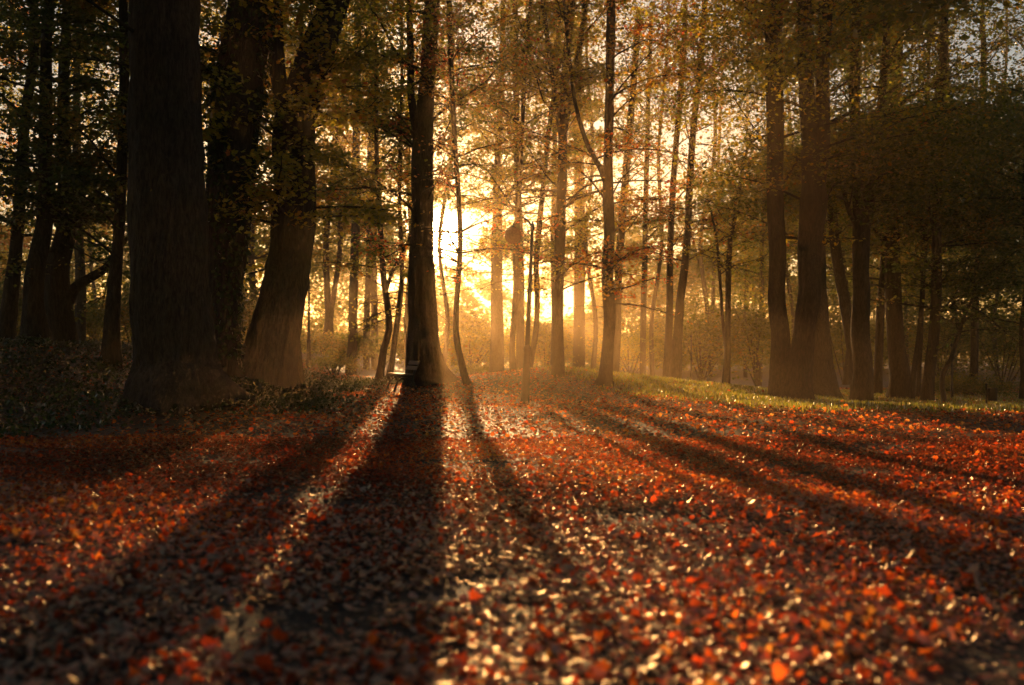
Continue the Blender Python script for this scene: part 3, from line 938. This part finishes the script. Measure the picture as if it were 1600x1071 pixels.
sr = random.Random(5)
def at(px, d):
    return (px - 800) / F * d
SH = [  # px, distance, width px, top py, palette, label
    (735, 56, 150, 488, 'gold', 'golden leafy bush in the bright gap right of the great central trunk'),
    (850, 66, 150, 500, 'gold', 'sunlit yellow bush in the haze between the lamp post and the mound trees'),
    (660, 66, 150, 516, 'olive', 'olive bush behind the great central trunk'),
    (520, 52, 150, 518, 'green', 'green bush in the light shafts right of the leaning tree'),
    (600, 70, 160, 518, 'olive', 'hazy bush behind the twin slim trunks left of the bench'),
    (985, 62, 170, 504, 'gold', 'hazy yellow bush behind the side-branch tree'),
    (1095, 50, 190, 440, 'olive', 'olive bush between the crossing pair and the slim sapling'),
    (1185, 47, 160, 430, 'olive', 'tall olive bush left of the thick V-shaped pair'),
    (1320, 54, 200, 430, 'olive', 'dim bush behind the tilted tree'),
    (1470, 50, 190, 420, 'green', 'dark green bush behind the leaning shaded trunk'),
    (1570, 44, 220, 430, 'green', 'dark green bush over the low hedge at the right edge'),
    (400, 44, 120, 440, 'green', 'green bush glimpsed between the ivy-clad and leaning trunks'),
    (210, 40, 130, 430, 'green', 'dark bush behind the bank left of the massive oak'),
    (135, 52, 150, 450, 'green', 'dark bush seen under the thick limb of the forked bank tree'),
    (20, 46, 150, 420, 'green', 'dark bush between the two leftmost bank trunks'),
]
for px, d, wp, top, pal, lab in SH:
    x = at(px, d); z = gz(x, d)
    h = P(px, top, d).z - z
    shrub('bush', lab, x, d, wp / F * d, h, 5200, .15 if d > 45 else .13, pal)
shrub('hedge', 'low yellow-green hedge behind the litter bin', at(1548, 37), 37.5, 4.0, .85, 5200, .08, 'green', cat='hedge')
shrub('hedge', 'low dull hedge behind the crooked little tree', at(1500, 39), 39.5, 2.6, .8, 3500, .08, 'olive', cat='hedge')
shrub('hedge', 'low hedge strip in the haze between the bent sapling and the pale forking trunk', at(752, 52), 52, 2.6, .7, 2500, .08, 'olive', cat='hedge')

shrub('bush', 'low green bush added at the foot of the hazy trunk to cover a bright gap', at(525, 43), 43, 3.4, 1.15, 4200, .08, 'olive')  # added to cover a bright patch between the bank and the bushes

# far-off wood closing the view
def woods():
    C = []
    wr = random.Random(9)
    for k in range(760):
        px = wr.uniform(-250, 1850); d = wr.uniform(92, 150)
        x = at(px, d)
        hmax = 19.5 - 4.5 * min(1, max(0, 1 - (abs(px - 810) - 110) / 60))
        cz = (wr.uniform(.15, 1)) * hmax * .9
        r = wr.uniform(2.2, 4.2) * (1 if hmax > 8 else .5)
        n = 330
        v = unit(rng.normal(0, 1, (n, 3))) * (rng.random(n) ** .5)[:, None] * r
        v[:, 2] *= .6
        C.append(v + np.array([x, d, cz]))
        n2 = 130
        v = rng.normal(0, 1, (n2, 3)) * [2.2, 1.5, .9] + [x, d, wr.uniform(.3, 3.6)]
        C.append(v)
    c = np.concatenate(C)
    c = c[(c[:, 2] > -.3) & (c[:, 2] < 20.5)]
    c = c[rng.random(len(c)) < hole(c)]
    me = crown_mesh('distant_woods', c, .5, SIMPLE_V, SIMPLE_F, filt=False)
    me.materials.append(LM['olive'])
    tag(link('distant_woods', me), 'far-off wood fading into bright mist behind all the trunks', 'wood', kind='stuff')
woods()

# ------------------------------------------------------------------ ground cover
def ground_leaves():
    parts = []
    def scat(n, y0, y1, pad):
        Y = np.sqrt(rng.random(n) * (y1**2 - y0**2) + y0**2)
        X = (rng.random(n) * 2 - 1) * (.56 * Y + pad)
        return X, Y
    for n_, ya, yb, TV, TF, lab in ((95000, 2.4, 9.8, MAPLE_V, MAPLE_F, 'red and brown fallen leaves spread wet over the near path'),
                                    (180000, 6.0, 14, LEAF_V, LEAF_F, 'orange-red fallen leaves glowing across the middle of the clearing')):
        n = n_
        X, Y = scat(n, ya, yb, 1.0)
        pat = np.sin(X * 1.1 + .4 * Y + .5) * np.sin(Y * 1.6 - X * .7) + .5 * np.sin(X * 3.3 + 2) * np.sin(Y * 3.9)
        keep = rng.random(n) < np.where(pat + .4 * np.sin(X * 7 + Y) * np.sin(Y * 9 - X * 3) > .78, .22, 1.0)
        blend = np.clip((Y - 6.0) / 3.8, 0, 1)
        keep &= rng.random(n) < ((1 - blend) if ya < 5 else blend)
        X, Y = X[keep], Y[keep]; n = len(X)
        Z = ground(X, Y) + .012 + np.abs(rng.normal(0, .014, n))
        tilt = np.abs(rng.normal(0, .34, n)); tilt = np.where(rng.random(n) < .22, rng.uniform(.5, 1.4, n), tilt)
        a = rng.random(n) * 6.283
        nn = np.stack([np.sin(tilt)*np.cos(a), np.sin(tilt)*np.sin(a), np.cos(tilt)], -1)
        u = rng.normal(0, 1, (n, 3)); u[:, 2] *= .2
        s = np.clip(.027 * np.exp(rng.normal(0, .38, n)), .012, .07)
        Z = Z + s * .35 * np.sin(tilt)
        me = leaves_mesh('fallen_leaves', np.stack([X, Y, Z], -1), u, nn, s, TV, TF, rng.uniform(.3, 3.2, n), np.clip(.6 * rng.random(n) + .4 * (.5 + .5 * np.sin(X * .9 + np.sin(Y * .7) * 2)), 0, 1))
        me.materials.append(M_FALLEN)
        tag(link('fallen_leaves', me), lab, 'fallen leaves', kind='stuff')
    n = 210000
    X, Y = scat(n, 14, 46, 2.0)
    left = (X < -5.2) & (Y < 40)
    keep = ~(left & (rng.random(n) < .6))
    gr = sm((X - (1.0 + (30 - Y) * .42)) / 2.0) * sm((Y - 19) / 2.5) * (X < 11)
    keep &= rng.random(n) > .75 * gr
    X, Y = X[keep], Y[keep]; n = len(X)
    tilt = np.abs(rng.normal(0, .4, n)); tilt = np.where(rng.random(n) < .25, rng.uniform(.5, 1.45, n), tilt)
    a = rng.random(n) * 6.283
    nn = np.stack([np.sin(tilt)*np.cos(a), np.sin(tilt)*np.sin(a), np.cos(tilt)], -1)
    u = rng.normal(0, 1, (n, 3)); u[:, 2] *= .2
    s = np.clip(.052 * np.exp(rng.normal(0, .3, n)), .02, .10)
    Z = ground(X, Y) + .012 + np.abs(rng.normal(0, .015, n)) + s * .35 * np.sin(tilt)
    me = leaves_mesh('fallen_leaves', np.stack([X, Y, Z], -1), u, nn, s, LEAF_V, LEAF_F, rng.uniform(.5, 3, n), rng.random(n))
    me.materials.append(M_FALLEN)
    tag(link('fallen_leaves', me), 'orange and brown fallen leaves carpeting the clearing under the trees', 'fallen leaves', kind='stuff')
ground_leaves()


def twigs():
    R = random.Random(77)
    spots = [(1.2, 4.6), (-1.9, 5.6), (3.4, 6.8), (-3.6, 7.9), (2.1, 9.4), (5.8, 9.9), (-.7, 8.4), (7.6, 13.2), (-5.4, 11.8), (4.3, 15.5), (-2.6, 14.2), (.9, 12.3)]
    for x, y in spots:
        a = R.uniform(0, 6.28)
        mb = MB()
        ln = R.uniform(.25, .6)
        dv = Vector((math.cos(a), math.sin(a), 0))
        p = Vector((-dv.x * ln / 2, -dv.y * ln / 2, .035))
        pts = []
        for k in range(6):
            pts.append(p.copy()); p = p + dv * (ln / 5) + Vector((R.gauss(0, .012), R.gauss(0, .012), R.uniform(-.004, .012)))
        mb.tube(pts, [.006, .0055, .005, .004, .003, .002], 6)
        q = pts[2]; sd = Vector((-dv.y, dv.x, .12)) * R.choice((-1, 1))
        mb.tube([q, q + (dv * .5 + sd) * .07, q + (dv + sd) * .11], [.0035, .0025, .0015], 5)
        o = mb.build('fallen_twig', M_BARK2)
        o.location = (x, y, gz(x, y) + .01)
        tag(o, 'thin forked dead twig lying among the fallen leaves', 'twig', 'dead twigs among the leaves')
twigs()


def grass():
    n = 210000
    Y = rng.uniform(19, 44, n); X = rng.uniform(-1.5, 20, n)
    e = sm((X - (1.0 + (30 - Y) * .42)) / 2.0) * sm((Y - 19) / 2.5)
    e = e * (.35 + .65 * (np.sin(X * 1.7 + Y) * np.sin(Y * 1.3 - X * .5) > -.2))
    k = rng.random(n) < e
    X, Y = X[k], Y[k]; n = len(X)
    u = np.stack([rng.normal(0, .35, n), rng.normal(0, .35, n), np.ones(n)], -1)
    nn = rng.normal(0, 1, (n, 3))
    me = leaves_mesh('grass', np.stack([X, Y, ground(X, Y) - .01], -1), u, nn, rng.uniform(.05, .16, n), BLADE_V * np.array([1, 2.2, 1]), BLADE_F)
    me.materials.append(M_GRASS)
    tag(link('grass', me), 'short yellow-green grass on the rise under the right hand trees', 'grass', kind='stuff')
grass()


def ivy_bank():
    n = 90000
    Y = rng.uniform(12, 40, n); X = -rng.uniform(3.5, 24, n)
    e = sm((-X - (7.6 - .13 * Y)) / 1.4) * sm((Y - (11.5 + .1 * X)) / 4)
    hump = np.exp(-((X + 4.9)**2 / (2*.9**2) + (Y - 20.5)**2 / (2*1.5**2)))
    k = rng.random(n) < np.maximum(e, 0)
    X, Y = X[k], Y[k]
    m = 9000
    X = np.concatenate([X, rng.normal(-5.2, .7, m)]); Y = np.concatenate([Y, rng.normal(20.6, 1.2, m)])
    n = len(X)
    hh = .10 + .10 * (np.sin(X * 2.1 + Y * .8) * np.sin(Y * 1.7) + 1)
    Z = ground(X, Y) + rng.random(n) ** .6 * hh
    nn = np.stack([rng.normal(0, .6, n), rng.normal(0, .6, n), np.ones(n)], -1)
    me = leaves_mesh('ivy_ground_cover', np.stack([X, Y, Z], -1), rng.normal(0, 1, (n, 3)), nn, rng.uniform(.05, .10, n), LEAF_V, LEAF_F)
    me.materials.append(LM['ivy'])
    tag(link('ivy_ground_cover', me), 'dark glossy ivy creeping over the bank round the great trunks', 'ground cover', kind='stuff')
ivy_bank()

# ------------------------------------------------------------------ bench
def bench():
    bx = at(627, 30.2); by = 30.2
    b = Vector((bx, by, gz(bx, by)))
    root = empty('park_bench', b)
    tag(root, 'wooden slatted park bench with dark iron legs before the great central trunk', 'bench')
    a = math.radians(16)
    Fd = Vector((-math.cos(a), -math.sin(a), 0))        # the way it faces
    Ld = Vector((math.sin(a), -math.cos(a), 0))         # along its length
    U = Vector((0, 0, 1))
    Ln = 1.7
    o = Vector((0, 0, 0))
    for k in range(4):                                   # seat slats
        mb = MB()
        c = o + Fd * (-.16 + .125 * k) + U * (.455 + .006 * k)
        mb.box(c, Ld, Fd, U, Ln, .105, .035, .008)
        mb.build('seat_slat', M_WOOD, root, smooth=False)
    rec = (U * math.cos(.33) - Fd * math.sin(.33)).normalized()
    nrm = (Fd * math.cos(.33) + U * math.sin(.33)).normalized()
    for k in range(2):
        mb = MB()
        c = o + Fd * (-.245) + U * .47 + rec * (.17 + .155 * k)
        mb.box(c, Ld, rec, nrm, Ln, .115, .032, .008)
        mb.build('back_slat', M_WOOD, root, smooth=False)
    for s in (-1, 1):
        mb = MB()
        q = o + Ld * (s * (Ln / 2 - .22))
        # front leg curved, rear leg raked, arched tie, back support
        mb.tube([q + Fd*.30 + U*-.02, q + Fd*.27 + U*.12, q + Fd*.20 + U*.28, q + Fd*.25 + U*.38, q + Fd*.30 + U*.43], [.032, .026, .03, .034, .028], 8)
        mb.tube([q + Fd*-.33 + U*-.02, q + Fd*-.27 + U*.14, q + Fd*-.19 + U*.30, q + Fd*-.22 + U*.43, q + Fd*-.28 + U*.55, q + Fd*-.28 + rec*.42 + U*.44], [.034, .028, .034, .03, .028, .022], 8)
        mb.tube([q + Fd*.28 + U*.425, q + Fd*0.0 + U*.415, q + Fd*-.22 + U*.42], [.03, .03, .03], 8)
        mb.tube([q + Fd*.20 + U*.27, q + Fd*.08 + U*.36, q + Fd*-.05 + U*.36, q + Fd*-.19 + U*.28], [.02, .02, .02, .02], 8)
        mb.build('leg', M_IRON, root)
    root.scale = (1.07, 1.07, 1.07)
bench()


# ------------------------------------------------------------------ street lamps
def lamp(d, pts, label, globe=True, arm_dir=-1):
    """pts: five photo points up the post"""
    b = P(*pts[0], d); b.z = gz(b.x, b.y)
    root = empty('street_lamp', b)
    tag(root, label, 'street lamp')
    top = P(*pts[-1], d)
    H = top.z - b.z
    ax = (top - b) / H
    mb = MB()
    hb = H * .315
    mb.lathe((0, 0, 0), [(.118, -.05), (.118, .05), (.108, .10), (.095, hb * .5), (.078, hb - .12), (.09, hb - .08), (.092, hb - .02), (.06, hb + .05)], 16, ax)
    mb.build('base', M_POST, root)
    mb = MB()
    mb.lathe((0, 0, 0), [(.06, hb + .05), (.052, H * .62), (.068, H * .625), (.068, H * .64), (.046, H * .65), (.036, H * .97), (.055, H * .975), (.055, H * .99), (.03, H + .04), (.012, H + .10)], 14, ax)
    mb.build('shaft', M_POST, root)
    t = ax * H
    g = t + Vector((arm_dir * .47, 0, -.25))
    mb = MB()
    mb.tube([t + Vector((0, 0, -.06)), t + Vector((arm_dir*.10, 0, .10)), t + Vector((arm_dir*.22, 0, .18)), t + Vector((arm_dir*.36, 0, .14)), t + Vector((arm_dir*.45, 0, .04)), g + Vector((0, 0, .20))], [.028, .026, .024, .024, .024, .026], 10)
    mb.tube([t + Vector((0, 0, -.30)), t + Vector((arm_dir*.10, 0, -.20)), t + Vector((arm_dir*.13, 0, -.02)), t + Vector((arm_dir*.2, 0, .15))], [.008, .008, .008, .008], 6)
    mb.build('arm', M_POST, root)
    if globe:
        mb = MB()
        r = .205
        prof = []
        for k in range(1, 16):
            th = math.pi * k / 16
            prof.append((r * math.sin(th), -r * math.cos(th)))
        mb.lathe(g, prof, 28)
        gl = mb.build('lamp_globe', M_GLOBE, root)
        mb = MB()
        mb.lathe(g, [(.09, r * .93), (.085, r * 1.0), (.04, r * 1.08), (.025, r * 1.2)], 16)
        mb.build('globe_cap', M_POST, gl)
lamp(24, [(820, 626), (832, 352)], 'leaning dark street lamp with a round globe hanging from its curved arm')
lamp(43, [(482, 598), (483, 441)], 'distant dark lamp post standing just right of the leaning tree', arm_dir=-1, globe=True)


def thin_post(px, d, h, label):
    x = at(px, d); z = gz(x, d)
    root = empty('post', (x, d, z)); tag(root, label, 'post')
    mb = MB(); mb.lathe((0, 0, 0), [(.055, -.05), (.05, .4), (.035, .45), (.03, h)], 10); mb.build('shaft', M_POST, root)
    mb = MB(); mb.lathe((0, 0, 0), [(.03, h), (.06, h + .02), (.05, h + .08), (.01, h + .13)], 10); mb.build('cap', M_POST, root)
thin_post(1080, 47, 2.1, 'thin post in the golden haze right of the crossing pair')
thin_post(1487, 36, 1.9, 'thin post beside the crooked little tree')


def bin_():
    d = 30.5
    x = at(1541, d); z = gz(x, d)
    root = empty('litter_bin', (x, d, z)); tag(root, 'small dark litter bin hung on a short post by the far path', 'litter bin')
    mb = MB(); mb.lathe((0, 0, 0), [(.028, -.1), (.028, .64), (.035, .65), (.03, .68), (.01, .69)], 12); mb.build('post', M_POST, root)
    mb = MB()
    X, Y, Z = Vector((1, 0, 0)), Vector((0, 1, 0)), Vector((0, 0, 1))
    n = 20
    prof = [(.125, .16), (.135, .17), (.14, .50), (.15, .505), (.15, .535), (.135, .54), (.125, .48), (.11, .2)]
    mb.lathe((.185, 0, 0), prof, 18)
    mb.build('bin_body', M_BIN, root)
    for zz in (.45, .25):
        mb = MB(); mb.box((.035, 0, zz), X, Y, Z, .05, .05, .03); mb.build('bracket', M_POST, root, smooth=False)
bin_()

# ------------------------------------------------------------------ haze, light, camera
HAZE_D = 0.0015
m, nt = new_mat('haze')
pv = nt.nodes.new('ShaderNodeVolumePrincipled')
pv.inputs['Density'].default_value = HAZE_D
pv.inputs['Color'].default_value = (.97, .68, .37, 1)
pv.inputs['Anisotropy'].default_value = .78
o = nt.nodes.new('ShaderNodeOutputMaterial'); nt.links.new(pv.outputs[0], o.inputs['Volume'])
mb = MB()
mb.box((0, 180, 9.9), Vector((1, 0, 0)), Vector((0, 1, 0)), Vector((0, 0, 1)), 620, 500, 24)
hz = mb.build('haze', m, None, smooth=False)
tag(hz, kind='stuff')
m.cycles.homogeneous_volume = True if hasattr(m.cycles, 'homogeneous_volume') else None

w = bpy.data.worlds.new("World"); scene.world = w; w.use_nodes = True
nt = w.node_tree
bg = nt.nodes['Background']
sky = nt.nodes.new('ShaderNodeTexSky'); sky.sky_type = 'NISHITA'; sky.sun_disc = False
sky.sun_elevation = SUN_EL; sky.sun_rotation = SUN_AZ
sky.air_density = 1.0; sky.dust_density = 1.0; sky.ozone_density = 1.0
# the bright circumsolar sky round the low sun
tc = nt.nodes.new('ShaderNodeTexCoord')
nv = nt.nodes.new('ShaderNodeVectorMath'); nv.operation = 'NORMALIZE'; nt.links.new(tc.outputs['Generated'], nv.inputs[0])
dp = nt.nodes.new('ShaderNodeVectorMath'); dp.operation = 'DOT_PRODUCT'; dp.inputs[1].default_value = SDIR
nt.links.new(nv.outputs[0], dp.inputs[0])
mr = nt.nodes.new('ShaderNodeMapRange'); mr.inputs['From Min'].default_value = math.cos(math.radians(3.2)); mr.inputs['From Max'].default_value = 1.0
nt.links.new(dp.outputs['Value'], mr.inputs['Value'])
pw = nt.nodes.new('ShaderNodeMath'); pw.operation = 'POWER'; pw.inputs[1].default_value = 9.0
nt.links.new(mr.outputs[0], pw.inputs[0])
vm = nt.nodes.new('ShaderNodeVectorMath'); vm.operation = 'SCALE'; vm.inputs[0].default_value = (1900, 1350, 620)
nt.links.new(pw.outputs[0], vm.inputs['Scale'])
va = nt.nodes.new('ShaderNodeVectorMath'); va.operation = 'ADD'
nt.links.new(sky.outputs[0], va.inputs[0]); nt.links.new(vm.outputs[0], va.inputs[1])
nt.links.new(va.outputs[0], bg.inputs[0]); bg.inputs[1].default_value = .055

sd = bpy.data.lights.new('sun', 'SUN'); sd.energy = 5.0; sd.angle = math.radians(.5); sd.color = (1.0, .57, .23)
so = link('sun', sd)
so.rotation_euler = SDIR.to_track_quat('Z', 'Y').to_euler()

cd = bpy.data.cameras.new('camera'); cam = link('camera', cd)
cd.lens = 35; cd.sensor_width = 36; cd.clip_end = 4000; cd.clip_start = .05
cam.location = (0, 0, CAM_Z); cam.rotation_euler = (math.pi / 2 + TILT, 0, 0)
cd.dof.use_dof = True; cd.dof.focus_distance = 19; cd.dof.aperture_fstop = 1.2; cd.dof.aperture_blades = 8
scene.camera = cam

vs = scene.view_settings
scene.display_settings.display_device = 'sRGB'
vs.view_transform = 'Standard'; vs.look = 'None'; vs.exposure = 0.98; vs.gamma = 1.0
vs.use_curve_mapping = False
cy = scene.cycles
cy.use_denoising = True
try:
    cy.denoiser = 'OPENIMAGEDENOISE'
except Exception:
    pass
cy.max_bounces = 5; cy.diffuse_bounces = 3; cy.glossy_bounces = 2; cy.transmission_bounces = 4; cy.volume_bounces = 0
cy.sample_clamp_indirect = 3.0; cy.sample_clamp_direct = 0
cy.caustics_reflective = False; cy.caustics_refractive = False
cy.use_adaptive_sampling = True; cy.adaptive_threshold = .015
cy.use_light_tree = False
